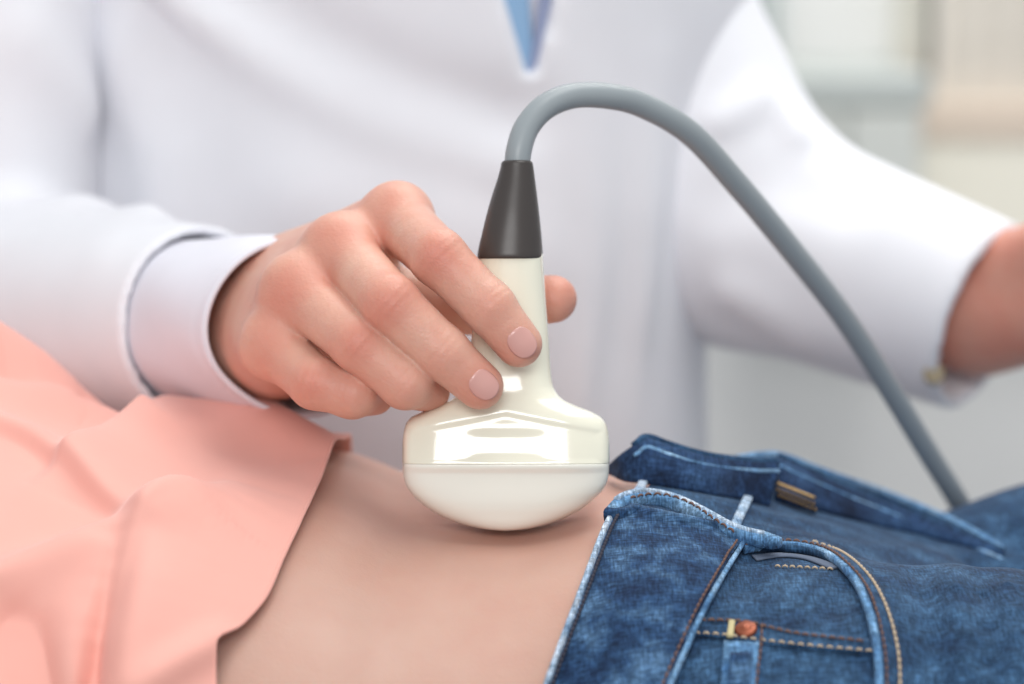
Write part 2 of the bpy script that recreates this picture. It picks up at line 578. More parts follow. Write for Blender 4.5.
def stitches(pts, off, mat, pitch=3.3, length=2.3, r=0.42, parent=jeans, n=160, bvh=None):
    a, nn = on_surface(bvh or bvh_jeans, pts, n, off)
    a = smooth_path(a, 6); nn = smooth_path(nn, 6); nn /= np.linalg.norm(nn, axis=1)[:, None]
    s = np.concatenate([[0], np.cumsum(np.linalg.norm(np.diff(a, axis=0), axis=1))])
    parts = []
    q = 0.0
    while q + length < s[-1]:
        ss = np.linspace(q, q + length, 5)
        c = np.stack([np.interp(ss, s, a[:, i]) for i in range(3)], 1)
        nr = np.stack([np.interp(ss, s, nn[:, i]) for i in range(3)], 1)
        c = c + nr * (np.array([-0.35, 0.15, 0.3, 0.15, -0.35])[:, None])
        parts.append(tube(c, [r * 0.6, r, r, r, r * 0.6], 6))
        q += pitch
    if not parts: return None
    v, f = merge(parts)
    o = obj('stitching', v, f, mat, parent); o['kind'] = 'stuff'
    return o

def patch(name, rows, nu, nv, off, mat, thick, parent=jeans, bvh=None, puff=0.0):
    """panel: rows = list of pixel polylines spanning the panel, dropped on the surface"""
    R = [cr(r, nv) for r in rows]
    R = np.stack(R)                     # k, nv, 2
    k = len(R)
    G = np.stack([cr(R[:, j], nu) if k > 2 else np.linspace(R[0, j], R[1, j], nu) for j in range(nv)], 1)
    uu, vv = np.meshgrid(np.linspace(0, 1, nu), np.linspace(0, 1, nv), indexing='ij')
    W = off(uu, vv) if callable(off) else off + puff * np.sin(np.pi * uu) * np.sin(np.pi * vv)
    V = np.zeros((nu, nv, 3)); N_ = np.zeros((nu, nv, 3))
    for i in range(nu):
        for j in range(nv):
            o_ = float(W[i, j])
            h = hit(bvh or bvh_jeans, G[i, j, 0], G[i, j, 1], o_)
            h = (V[i - 1, j], N_[i - 1, j]) if h is None else (h[0] - h[1] * o_, h[1])
            V[i, j], N_[i, j] = h
    for _ in range(4):
        N_[1:-1] = (N_[:-2] + 2 * N_[1:-1] + N_[2:]) / 4
        N_[:, 1:-1] = (N_[:, :-2] + 2 * N_[:, 1:-1] + N_[:, 2:]) / 4
    N_ /= np.linalg.norm(N_, axis=2)[..., None]
    V = V + N_ * W[..., None]
    v = V.reshape(-1, 3)
    F = grid_faces(nu, nv)
    # keep faces outward
    fa = v[F[0]]; nf = np.cross(fa[1] - fa[0], fa[2] - fa[0])
    if np.dot(nf, N_[0, 0]) < 0: F = [q[::-1] for q in F]
    o = obj(name, v, F, mat, parent)
    solid(o, thick, -1)
    return o

# near waistband panel, between the waist edge and its lower seam
WL = [(618, 500), (611, 513), (600, 536), (580, 590), (561, 640), (545, 684), (533, 720), (508, 800), (490, 860)]
WR = [(760, 530), (742, 540), (722, 572), (702, 608), (685, 645), (668, 684), (655, 720), (630, 800), (612, 860)]
def wb_off(u, v):
    return 3.2 + 0.9 * np.sin(u * 3.1) + 0.5 * np.sin(v * 17 + u * 4) * np.sin(np.pi * u) + 2.0 * np.exp(-(v / 0.10) ** 2)
band = patch('waistband', [WL, [((a[0]*2+b[0])/3, (a[1]*2+b[1])/3) for a, b in zip(WL, WR)],
                           [((a[0]+b[0]*2)/3, (a[1]+b[1]*2)/3) for a, b in zip(WL, WR)], WR], 26, 80, wb_off, denim_band, 2.6)
seam('waistband_edge', [(a + 2, b) for a, b in WL[1:]], 1.9, 2.8, 3.4, denim_edge)
stitches([(a + 8, b) for a, b in WL[1:]], 5.0, thread_dark, 1.9, 1.5, 0.6)
seam('seam_ridge', [(a + 3, b) for a, b in WR[1:]], 1.6, 2.4, 3.2, denim_light)
stitches([(a - 5, b) for a, b in WR[1:]], 4.9, thread_brown, 2.6, 2.0, 0.42)

# near flap: the front edge turned over, a thick worn roll
FOLD = [(611, 513), (622, 505), (640, 500), (660, 499), (682, 504), (706, 517), (730, 533), (752, 541), (772, 543)]
a_, n_ = on_surface(bvh_jeans, FOLD, 60, 4.4)
a_ = smooth_path(a_, 4); n_ = smooth_path(n_, 4); n_ /= np.linalg.norm(n_, axis=1)[:, None]
a_ = a_ + n_ * (0.8 * np.sin(np.linspace(0, 9, 60)))[:, None]
v_, f_ = ribbon(a_, n_, 4.0 + 0.6 * np.sin(np.linspace(0, 14, 60)), 4.4, 14)
obj('folded_edge', v_, f_, denim_light, jeans)
v_, f_ = ribbon(a_[4:-3] + n_[4:-3] * 1.5 + np.array([0, 0.9, 0.6]), n_[4:-3], 2.2, 2.2, 10)
obj('edge_seam', v_, f_, denim_edge, jeans)
stitches([(630, 498), (650, 494), (672, 496), (694, 505), (716, 520), (738, 534)], 6.8, thread_brown, 3.2, 2.4, 0.4)
seam('edge_tab', [(606, 514), (616, 515), (628, 513), (638, 510)], 4.0, 4.4, 4.2, denim_band)
# little pale strap and hem stub in the open front
seam('strap', [(752, 488), (746, 502), (739, 517), (733, 530)], 3.4, 1.8, 1.2, denim_edge)
seam('hem_stub', [(648, 474), (642, 484), (636, 496)], 3.2, 1.4, 0.7, denim_edge)
seam('strap', [(752, 536), (762, 538), (776, 543)], 5.5, 4.0, 5.5, denim_light)
# far side of the waist: a band that stands up behind the opening, its inside turned to us
def sheet(name, cols, nu, nv, mat, thick, parent=jeans, bulge=0.0):
    """cols: (top px, top py, lean mm, foot px, foot py): the foot stands on the jeans, the top leans back"""
    tp_, bt_ = [], []
    for tx, ty, ln, bx_, by_ in cols:
        h_ = hit(bvh_jeans, bx_, by_, 0.0)
        while h_ is None: by_ += 2; h_ = hit(bvh_jeans, bx_, by_, 0.0)
        f = h_[0]
        d = float((f - CAMP) @ FWD) - DIST
        tp_.append(P(tx, ty, d + ln)); bt_.append(f)
    top = cr(tp_, nu); bot = cr(bt_, nu)
    V = []
    for i in range(nu):
        for j in range(nv):
            t = j / (nv - 1)
            q = top[i] * (1 - t) + bot[i] * t
            q = q + np.array([0, -1.0, 0.1]) * bulge * math.sin(math.pi * t)
            V.append(q)
    o = obj(name, V, [q[::-1] for q in grid_faces(nu, nv)], mat, parent)
    solid(o, thick, 0)
    return o, top, bot
C1 = [(610, 467, 1, 611, 472), (621, 457, 3, 626, 480), (636, 446, 5, 638, 483), (647, 439, 8, 647, 484), (668, 446, 8, 668, 487),
      (690, 453, 8, 690, 491), (712, 458, 8, 712, 495), (735, 461, 8, 733, 498), (758, 463, 8, 752, 502), (778, 463, 8, 768, 506)]
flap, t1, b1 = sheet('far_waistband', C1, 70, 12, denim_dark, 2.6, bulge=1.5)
v_, f_ = tube(t1[14:] + np.array([0, 0.4, 0.2]), 1.7, 10); obj('piping', v_, f_, denim_mid, flap)
v_, f_ = tube(t1[14:] + np.array([0, -4.0, -2.0]), 0.7, 8); obj('piping', v_, f_, denim_light, flap)
C2 = [(779, 458, 14, 777, 502), (797, 467, 12, 797, 506), (815, 475, 10, 818, 511), (850, 490, 8, 853, 520), (880, 502, 7, 882, 527),
      (910, 514, 6, 912, 533), (950, 529, 5, 952, 543), (980, 542, 3, 982, 550), (1002, 552, 0, 1003, 555)]
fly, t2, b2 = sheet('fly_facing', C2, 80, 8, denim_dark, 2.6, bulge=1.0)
v_, f_ = tube(t2 + np.array([0, 0.2, 0.1]), 1.7, 10); obj('piping', v_, f_, denim_mid, fly)
v_, f_ = tube(t2 + np.array([0, -4.4, -2.0]), 0.8, 8); obj('piping', v_, f_, denim_light, fly)
# second fold layer behind it
C3 = [(735, 460, 6, 735, 486), (760, 456, 6, 760, 488), (782, 457, 6, 782, 490), (830, 475, 6, 830, 500), (880, 492, 6, 880, 512),
      (930, 512, 5, 930, 526), (965, 528, 3, 965, 537), (1002, 549, 0, 1003, 552)]
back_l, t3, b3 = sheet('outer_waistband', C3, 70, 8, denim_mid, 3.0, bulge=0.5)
v_, f_ = tube(t3, 1.8, 10); obj('piping', v_, f_, denim_light, back_l)

# zip: brass teeth and slider rail under the fly
_zd = float((b2[4] - CAMP) @ FWD) - DIST
zp = cr([P(777, 486, _zd - 4), P(795, 493, _zd - 5), P(815, 501, _zd - 6)], 20)
parts = [tube(zp + np.array([0, 0, 1.0]), 0.65, 8)]
for i in range(0, 20, 2):
    for r_ in (0, 1):
        q = zp[i] + np.array([0.6 * r_ + 0.2, -0.6 - 0.5 * r_, -1.2 - 2.0 * r_])
        parts.append(tube(np.array([q + [-0.1, 0, 0.55], q + [0.1, 0, -0.55]]), 0.5, 6))
v_, f_ = merge(parts); zo = obj('zipper', v_, f_, brass, jeans); zo['label'] = 'short brass zip in the open fly'
v_, f_ = tube(cr([P(776, 493, _zd - 1), P(797, 500, _zd - 2), P(818, 507, _zd - 3)], 16), 2.6, 8)
obj('zipper_tape', v_, f_, denim_dark, jeans)

# front pocket: raised curved facing, worn edge, two stitch rows
PK = [(744, 549), (772, 545), (803, 547), (832, 557), (855, 580), (869, 612), (877, 650), (879, 684), (878, 720), (868, 790), (845, 850)]
PO = [(750, 541), (780, 536), (815, 538), (848, 551), (874, 575), (891, 608), (901, 648), (903, 684), (902, 720), (892, 790), (868, 855)]
def pk_off(u, v): return 2.6 - 2.0 * u ** 2
patch('pocket_facing', [PK, [((a[0]+b[0])/2, (a[1]+b[1])/2) for a, b in zip(PK, PO)], PO], 8, 70, pk_off, denim_mid, 2.2)
seam('pocket_edge', PK, 2.6, 2.8, 2.0, denim_light, n=90)
stitches([(a + 8 if b > 560 else a + 2, b - (5 if b < 575 else 0)) for a, b in PK], 3.6, thread_brown, 2.8, 2.2, 0.4)
stitches([(a - 3, b + 3) for a, b in PO[2:]], 1.6, thread_tan, 2.8, 2.3, 0.5)
# lining strip under the upper edge
seam('pocket_lining', [(754, 558), (780, 555), (808, 558), (836, 568)], 4.2, 0.9, 0.5, M('pocket_lining', srgb(92, 104, 124), 0.9))
stitches([(775, 566), (800, 567), (835, 569)], 0.6, thread_tan, 2.4, 1.8, 0.35)
# coin pocket: top band, light vertical fold, rivet, bar tack
CB0 = [(690, 617), (720, 617), (748, 619), (790, 629), (830, 634), (872, 639)]
CB1 = [(684, 634), (720, 636), (748, 640), (790, 645), (830, 649), (876, 653)]
patch('coin_pocket_band', [CB0, CB1], 5, 50, 1.4, denim_mid, 1.6)
stitches([(a, b + 3) for a, b in CB0], 1.8, thread_brown, 2.7, 2.1, 0.42)
stitches([(a, b - 2) for a, b in CB1], 1.8, thread_tan, 2.9, 1.9, 0.38)
patch('coin_pocket', [[(724, 640), (722, 660), (720, 690), (714, 760), (708, 810)], [(759, 642), (758, 660), (756, 690), (750, 760), (744, 810)]], 8, 20, 1.5, denim_light, 1.6)
patch('coin_pocket_panel', [[(730, 652), (729, 668), (727, 690), (721, 760), (716, 800)], [(752, 652), (751, 668), (749, 690), (743, 760), (738, 800)]], 6, 16, 2.4, denim_band, 1.6)
stitches([(762, 624), (761, 645), (758, 670), (755, 700), (749, 760), (743, 810)], 2.6, thread_brown, 2.7, 2.1, 0.42)
rc, rn = hit(bvh_jeans, 746, 630, 1.6)
def lathe_on(c, n, prof, seg=28):
    n = n / np.linalg.norm(n); u = np.cross(n, [1.0, 0, 0]); u /= np.linalg.norm(u); w = np.cross(n, u)
    V = [c + n * h + r * (math.cos(2*math.pi*j/seg) * u + math.sin(2*math.pi*j/seg) * w) for r, h in prof for j in range(seg)]
    F = grid_faces(len(prof), seg, True); F.append([(len(prof)-1)*seg + j for j in range(seg)])
    return np.array(V), F
v_, f_ = lathe_on(rc, rn, [(3.4, 0), (3.4, 0.7), (2.9, 1.2), (2.0, 1.1), (1.6, 1.5), (0.7, 1.8), (0.1, 1.8)])
ro = obj('rivet', v_, f_, copper, jeans); ro['label'] = 'copper rivet on the coin pocket'
seam('bar_tack', [(732, 621), (731, 628), (730, 637)], 2.0, 1.2, 2.4, bartack_mat, n=10)

# ------------------------------------------------------------------ blouse
tors = lambda x, phi, off: None
def torso_pt(x, phi, off):
    a, b, zc = sect(x); a = a + off; b = b + off
    c, s_ = np.cos(phi), np.sin(phi)
    r = (np.abs(c / a) ** NEXP + np.abs(s_ / b) ** NEXP) ** (-1 / NEXP)
    return np.stack([x, YC - r * c, zc + r * s_], -1)    # phi 0 = near side, 90 = top

# a fine torso mesh to drop the hem and fold lines on
xs = np.linspace(-330, 40, 120); ph = np.linspace(-0.9, math.pi + 0.3, 140)
XX, PP = np.meshgrid(xs, ph, indexing='ij')
base_v = torso_pt(XX, PP, 2.5).reshape(-1, 3)
bvh_t = BVHTree.FromPolygons([Vector(q) for q in base_v], grid_faces(120, 140))
def tp(px, py):
    h = hit(bvh_t, px, py, 0.0)
    return None if h is None else h[0]

# hem: x of the cloth edge as a function of phi
hem_px = [(217, 700), (217, 672), (219, 650), (243, 628), (268, 598), (284, 562), (300, 530), (318, 492), (330, 470)]
hp = [tp(*q) for q in hem_px]
hphi, hx = [], []
for q in hp:
    if q is None: continue
    a, b, zc = sect(q[0])
    hphi.append(math.atan2(q[2] - zc, YC - q[1])); hx.append(q[0])
o_ = np.argsort(hphi); hphi = np.array(hphi)[o_]; hx = np.array(hx)[o_]
hphi = np.concatenate([[-0.9, hphi[0] - 0.15], hphi, [hphi[-1] + 0.35, math.pi + 0.3]])
hx = np.concatenate([[hx[0] + 4, hx[0]], hx, [hx[-1] + 3, hx[-1] - 10]])
# folds: pixel polylines on the torso, width (mm), height (mm)
# (path, width on its left, width on its right as seen from outside, height)
FOLDS = [
    ([(338, 472), (300, 456), (250, 438), (205, 416)], 16, 13, (2, 11)),
    ([(212, 420), (165, 436), (120, 455), (75, 482), (40, 500)], 20, 4, (11, 10, 2)),
    ([(-40, 408), (0, 412), (60, 422), (122, 440), (150, 448)], 5, 13, (9, 8, 2)),
    ([(-120, 385), (-60, 392), (0, 398), (60, 412), (110, 430)], 12, 12, (32, 30, 18, 1)),
    ([(-40, 425), (0, 440), (40, 460), (75, 485), (135, 526), (160, 540)], 13, 4, (5, 7, 7, 2)),
    ([(-60, 615), (-30, 602), (20, 580), (75, 560), (125, 541), (180, 515)], 6, 12, (3, 8, 8, 4)),
    ([(240, 492), (215, 505), (180, 518), (150, 548), (130, 590), (120, 640), (114, 720)], 26, 6, (1, 9, 15, 16)),
    ([(112, 556), (104, 572), (90, 620), (76, 690), (72, 720)], 4, 14, (1, 6, 7)),
    ([(0, 610), (20, 640), (40, 700)], 9, 7, (-3, -8)),
    ([(135, 560), (120, 600), (106, 650), (98, 720)], 6, 6, (-2, -7, -8)),
    ([(130, 700), (150, 690), (180, 672), (222, 646)], 5, 5, (1, 4, 4)),
]
FL = []
for pts, wl, wr, h in FOLDS:
    q = [tp(a, b) for a, b in cr(pts, 16)]
    q = [z for z in q if z is not None]
    if len(q) > 1: FL.append((q, wl, wr, h))
def fold_height(B, N_, pts, wl, wr, h):
    best = np.full(B.shape[:2], 1e9); side = np.zeros(B.shape[:2]); along = np.zeros(B.shape[:2])
    ns = len(pts) - 1
    for k_, (a, b) in enumerate(zip(pts[:-1], pts[1:])):
        ab = b - a; L_ = ab @ ab
        t = np.clip(((B - a) @ ab) / L_, 0, 1)
        r = B - a - t[..., None] * ab
        d = np.linalg.norm(r, axis=2)
        s_ = np.einsum('ijk,ijk->ij', np.cross(np.broadcast_to(ab, r.shape), r), N_)   # > 0: left of the path
        m = d < best
        along = np.where(m, (k_ + t) / ns, along)
        best = np.where(m, d, best); side = np.where(m, s_ / (np.sqrt(L_) * np.maximum(d, 1e-6)), side)
    w = wr + (wl - wr) * np.clip(0.5 + 0.5 * side, 0, 1)
    hh = np.interp(along, np.linspace(0, 1, len(h)), h)
    return hh * np.exp(-(best / w) ** 2)
NU, NV = 300, 300
V = np.zeros((NU, NV, 3)); 
phv = np.linspace(-0.75, math.pi + 0.2, NV)
xe = pchip(hphi, hx, phv)
uu = np.linspace(0, 1, NU) ** 1.15
X = xe[None, :] * (1 - uu[:, None]) + (-330) * uu[:, None]
PHI = np.broadcast_to(phv[None, :], X.shape)
B0 = torso_pt(X, PHI, 3.0); B1 = torso_pt(X, PHI, 4.0)
NRM = B1 - B0; NRM /= np.linalg.norm(NRM, axis=2)[..., None]
H = np.zeros_like(X)
pp_ = [B0[..., i] for i in range(3)]
pos = np.zeros_like(X)
for q, wl, wr, h in FL:
    H += fold_height(B0, NRM, q, wl, wr, h) * (1.0 if abs(q[0][2]) < 48 else 1.3)
# the cloth stands off the skin a little towards the hem and lifts at its top corner
H += 2.5
rng = np.random.RandomState(4)
for _ in range(10):
    kx, ky, kz = rng.normal(0, 0.035, 3); H += 0.35 * np.sin(kx*pp_[0]*1.6 + ky*pp_[1] + kz*pp_[2] + rng.rand()*6)
H = np.maximum(H, 1.2)
V = B0 + NRM * H[..., None]
blouse = obj('blouse', V.reshape(-1, 3), grid_faces(NU, NV), blouse_mat, patient)
blouse['label'] = 'peach blouse pushed up in soft folds'
solid(blouse, 0.9, 0)
# rolled hem
hv, hf = tube(V[0] + NRM[0] * 0.0, 0.75, 8)
obj('hem', hv, hf, blouse_mat, blouse)

# ------------------------------------------------------------------ ultrasound probe
probe = empty('ultrasound_probe', tuple(P(506, 530, 0) / 1000 + np.array([0, 0, HC])),
              'glossy ivory ultrasound probe with dark collar and grey cable, pressed on the belly', 'medical device')
# profile rows: pixel y, half width px, centre px, half depth mm, squareness
yk = [254, 300, 340, 372, 385, 393, 399, 405, 411, 417, 424, 434, 446, 458, 462]
wk = [32, 35.5, 39, 42.5, 45, 49.5, 56, 68, 84, 95, 100, 102.3, 103, 103, 102.8]
ck = [511, 510.5, 510, 508.5, 508, 507.5, 507, 507, 506.5, 506, 506, 506, 506, 506, 506]
dk = [9.5, 9.8, 10.0, 10.3, 10.7, 11.2, 11.8, 12.4, 13.0, 13.6, 14.2, 14.9, 15.5, 15.9, 15.6]
nk = [2.3, 2.3, 2.4, 2.6, 2.8, 3.0, 3.2, 3.5, 3.8, 4.0, 4.2, 4.4, 4.6, 4.8, 5.0]
def loft_probe(ys, wk_, ck_, dk_, nk_, yk_, seg=220, dimple=False):
    V = []
    for y in ys:
        w = float(pchip(yk_, wk_, y)) * S; c = float(pchip(yk_, ck_, y)); dd = float(pchip(yk_, dk_, y)); n = float(pchip(yk_, nk_, y))
        o = P(c, y, 0)
        aa = np.linspace(0, 2 * np.pi, 4001)
        ca, sa = np.cos(aa), np.sin(aa)
        U_ = np.sign(ca) * np.abs(ca) ** (2 / n) * w; V_ = np.sign(sa) * np.abs(sa) ** (2 / n) * dd
        ss = np.concatenate([[0], np.cumsum(np.hypot(np.diff(U_), np.diff(V_)))])
        tt = np.linspace(0, ss[-1], seg + 1)[:-1]
        us = np.interp(tt, ss, U_); vs_ = np.interp(tt, ss, V_)
        for u, v in zip(us, vs_):
            if dimple:
                # flat five-sided front panel with a shallow oval thumb rest
                e = min((y - (413 + 0.19 * abs(u) * 3)) / 3.5, (460 - y) / 3.0, (31.0 - abs(u)) / 1.3)
                g_ = 1 / (1 + math.exp(-2.4 * min(max(e, -4), 4)))
                e2 = (u / 15.0) ** 4 + ((y - 443) / 15.0) ** 4
                if abs(v) > dd * 0.5: v -= np.sign(v) * (0.75 * g_ + 0.7 * math.exp(-e2 * 1.4))
            V.append(o + RIGHT * u + FWD * v)
    F = grid_faces(len(ys), seg, True)
    return np.array(V), F, seg
ys = np.concatenate([np.linspace(254, 380, 40), np.linspace(382, 462, 81)])
v_, f_, sg = loft_probe(ys, wk, ck, dk, nk, yk, dimple=True)
f_.append(list(range(sg))[::-1]); f_.append([(len(ys) - 1) * sg + j for j in range(sg)])
housing = obj('housing', v_, [q[::-1] for q in f_], probe_mat, probe)
# lower shell with the curved scanning face
yk2 = [462.15, 464, 472, 482, 490, 498, 506, 514, 520, 525, 528.5, 530]
wk2 = [102.6, 102.7, 102.4, 100.2, 96, 88.5, 79, 66, 53, 38, 21, 6]
dk2 = [15.5, 15.5, 14.3, 13.9, 13.7, 13.4, 12.8, 11.8, 10.9, 9.6, 7.5, 4.0]
nk2 = [5, 5, 5, 4.8, 4.4, 4, 3.6, 3.2, 2.8, 2.5, 2.2, 2]
ck2 = [506, 506, 506, 506, 506, 505.5, 505.5, 505, 505, 505, 505, 505]
ys2 = np.concatenate([np.linspace(462.15, 500, 40), 530 - 30 * np.linspace(1, 0, 50)[1:] ** 1.6])
v_, f_, sg = loft_probe(ys2, wk2, ck2, dk2, nk2, yk2)
f_.append(list(range(sg))[::-1]); f_.append([(len(ys2) - 1) * sg + j for j in range(sg)])
obj('scanning_face', v_, [q[::-1] for q in f_], lens_mat, probe)
# dark collar
yk3 = [161, 163, 166, 175, 195, 215, 235, 248, 256, 258.5, 259.5]
wk3 = [14, 15.8, 16.3, 18.0, 22.5, 26.6, 30.0, 32.0, 32.8, 32.6, 31]
ck3 = [517, 517, 517, 516.5, 514.6, 512.9, 511.5, 510.5, 510.2, 510.2, 510.2]
dk3 = [4.6, 5.2, 5.4, 6.0, 7.4, 8.7, 9.7, 10.3, 10.6, 10.5, 10]
nk3 = [2.1]*6 + [2.2]*5
ys3 = np.concatenate([np.linspace(161, 168, 8), np.linspace(170, 254, 44), np.linspace(255, 259.5, 8)])
v_, f_, sg = loft_probe(ys3, wk3, ck3, dk3, nk3, yk3, 72)
f_.append(list(range(sg))[::-1]); f_.append([(len(ys3) - 1) * sg + j for j in range(sg)])
ob_ = obj('strain_relief', v_, [q[::-1] for q in f_], relief_mat, probe); ob_['label'] = 'dark rubber collar'
# cable
cp = [(517, 172, 0), (519, 150, 0), (527, 127, 2), (545, 107, 5), (572, 96, 9), (606, 96, 14), (642, 105, 22), (690, 133, 34), (737, 184, 52),
      (790, 248, 74), (843, 316, 98), (888, 386, 122), (928, 452, 146), (962, 508, 170), (995, 575, 210), (1020, 650, 240), (1050, 760, 268), (1080, 930, 290), (1100, 1300, 330), (1110, 1900, 420), (1113, 2110, 450)]
cw = cr([P(*q) for q in cp], 220)
v_, f_ = tube(cw, 4.35, 20)
ob_ = obj('cable', v_, f_, cable_mat, probe); ob_['label'] = 'thick grey cable arching over to the right'

# ------------------------------------------------------------------ clinician: hands
clin = empty('person', (-0.06, 0.33, 0.0), 'clinician in a white lab coat and blue tie, pressing the probe with one hand', 'person')
FING = dict(
    index=[(397, 219, 20, 10.4), (438, 257, -17, 9.2), (489, 307, -21, 8.5), (519, 344, -19.5, 7.6)],
    middle=[(340, 251, 12, 10.6), (390, 303, -23, 9.3), (443, 353, -23, 8.6), (480, 386, -20.5, 7.7)],
    ring=[(296, 291, 6, 10.2), (358, 343, -20, 8.9), (405, 383, -21, 8.3), (429, 391, -5, 7.0)],
    little=[(274, 346, 6, 9.6), (315, 383, -12, 8.4), (352, 394, -14, 7.8), (374, 395, 2, 6.8)])
THUMB = [(300, 300, 66, 15), (380, 300, 50, 11.5), (470, 305, 34, 9.8), (553, 299, 21, 8.2)]
def hand_sdf(p):
    w = P(256, 318, 84)
    palm = cone(p, P(190, 322, 128), w, 27, 25)
    bases = dict(index=(285, 288, 76), middle=(272, 302, 74), ring=(262, 322, 72), little=(258, 342, 70))
    for k, ch in FING.items():
        palm = smin(palm, cone(p, P(*bases[k]), P(*ch[0][:3]), 15.5, ch[0][3] + 0.6), 13)
    palm = smin(palm, cone(p, P(280, 350, 62), P(310, 350, 26), 17, 12), 10)     # heel of the hand
    palm = smin(palm, cone(p, P(300, 290, 60), P(350, 280, 32), 16, 12), 10)     # body of the palm
    th = None
    for a, b in zip(THUMB[:-1], THUMB[1:]):
        c = cone(p, P(*a[:3]), P(*b[:3]), a[3], b[3]); th = c if th is None else smin(th, c, 3)
    tot = smin(palm, th, 12)
    tot0 = tot
    for k, ch in FING.items():
        f = None
        for a, b in zip(ch[:-1], ch[1:]):
            A, B = P(*a[:3]), P(*b[:3])
            c = cone(p, A, B, a[3], b[3])
            # slim waist of each phalanx
            f = c if f is None else smin(f, c, 2.5)
            mid = (A + B) / 2
        # joint swellings on the back of the finger
        ax_ = P(*ch[2][:3]) - P(*ch[1][:3]); ax_ = ax_ / np.linalg.norm(ax_)
        q = P(*ch[1][:3])
        t_ = (p[0]-q[0])*ax_[0] + (p[1]-q[1])*ax_[1] + (p[2]-q[2])*ax_[2]
        side = (p[0]-q[0])*FWD[0] + (p[1]-q[1])*FWD[1] + (p[2]-q[2])*FWD[2]
        gate = np.clip(-side / ch[1][3] - 0.35, 0, 1) * np.exp(-(t_ / 6.0) ** 2)
        f = f - 0.5 * np.exp(-(t_ / 7.0) ** 2) * np.clip(-side / ch[1][3], 0, 1)
        f = f + 0.45 * gate * (np.exp(-((t_ + 2.6) / 0.8) ** 2) + np.exp(-((t_ - 0.2) / 0.8) ** 2) + np.exp(-((t_ - 3.0) / 0.8) ** 2))
        q2 = P(*ch[2][:3]); t2_ = (p[0]-q2[0])*ax_[0] + (p[1]-q2[1])*ax_[1] + (p[2]-q2[2])*ax_[2]
        f = f + 0.3 * np.clip(-side / 8 - 0.2, 0, 1) * (np.exp(-((t2_ + 1.2) / 0.7) ** 2) + np.exp(-((t2_ - 1.0) / 0.7) ** 2))
        tot = smin(tot, smin(palm, f, 6.5), 0.8)
    for k, ch in FING.items():       # knuckles
        q = P(*ch[0][:3]) - FWD * 1.6 + UPV * 0.8
        tot = smin(tot, cone(p, q, q + np.array([0.1, 0, 0]), ch[0][3] - 1.0, ch[0][3] - 1.0), 7)
    return tot
lo = np.array([-125, -60, -42]); hi = np.array([32, 118, 62])
hv, hf = surface_nets(hand_sdf, lo, hi, 0.72)
hv = relax(hv, hf, 2)
red = np.zeros(len(hv))
hp3 = [hv[:, 0], hv[:, 1], hv[:, 2]]
for k, ch in FING.items():
    for i, (r, am) in enumerate([(10, 0.6), (8.0, 0.7), (6, 0.35), (9, 0.5)]):
        q = P(*ch[i][:3]) - FWD * ch[i][3]
        red += am * np.exp(-(((hv - q) ** 2).sum(1)) / r ** 2)
q = P(*THUMB[-1][:3]); red += 0.5 * np.exp(-(((hv - q) ** 2).sum(1)) / 13 ** 2)
for k, ch in FING.items():       # palm-side skin of the fingers is pinker
    pass
red = np.clip(red, 0, 0.9)

# the other hand, further back, reaching to the right
LH = [(915, 310, 262), (960, 300, 250), (1010, 298, 236)]
def left_hand(p):
    d = cone(p, P(880, 306, 275), P(975, 303, 246), 25, 25.5)
    d = smin(d, cone(p, P(975, 290, 246), P(1085, 275, 210), 24, 18), 14)
    d = smin(d, cone(p, P(985, 322, 246), P(1085, 315, 210), 22, 16), 14)
    for i, (yy, ln) in enumerate([(255, 1190), (275, 1215), (297, 1210), (320, 1180)]):
        m = P(1085, yy, 208); k_ = P(1140, yy + 12, 175); t = P(ln - 10, yy + 40, 168)
        f = smin(cone(p, m, k_, 11, 9.5), cone(p, k_, t, 9.5, 7.5), 2)
        d = smin(d, f, 5)
    t = smin(cone(p, P(1010, 265, 225), P(1080, 230, 195), 14, 11), cone(p, P(1080, 230, 195), P(1150, 240, 175), 10.5, 8.5), 3)
    return smin(d, t, 8)
lv, lf = surface_nets(left_hand, (135, 130, -60), (330, 300, 60), 2.2)
lv = relax(lv, lf, 4)

# arms, trunk and neck under the clothes
E_R = P(-60, 325, 262); W_R = P(205, 325, 112)
SH_R = np.array([-245.0, 325, 300]); SH_L = P(600, -30, 322)
E_L = P(742, 226, 305); W_L = P(985, 318, 240)
def trunk(p):
    d = cone(p, (-75, 335, -180), (-70, 335, 250), 100, 95)
    d = smin(d, cone(p, SH_R, SH_L, 48, 48), 60)
    d = smin(d, cone(p, (-70, 335, 290), (-68, 330, 400), 60, 55), 30)
    d = smin(d, cone(p, SH_R, E_R, 48, 42), 20); d = smin(d, cone(p, E_R, P(190, 322, 128), 40, 27), 10)
    d = smin(d, cone(p, SH_L, E_L, 40, 36), 20); d = smin(d, cone(p, E_L, P(890, 306, 270), 36, 27), 10)
    for s in (-1, 1):
        d = smin(d, cone(p, (-70 + s * 75, 340, -150), (-70 + s * 85, 340, -960), 80, 40), 30)
    return d
tv, tf = surface_nets(trunk, (-320, 100, -1004), (250, 470, 455), 7.0)
tv = relax(tv, tf, 4)
allv, allf = merge([(hv, hf.tolist()), (lv, lf.tolist()), (tv, tf.tolist())])
cb = obj('body', allv, allf, skin_hand, clin)
set_color(cb.data, 'redness', np.concatenate([red, np.full(len(lv), 0.45), np.full(len(tv), 0.2)]))

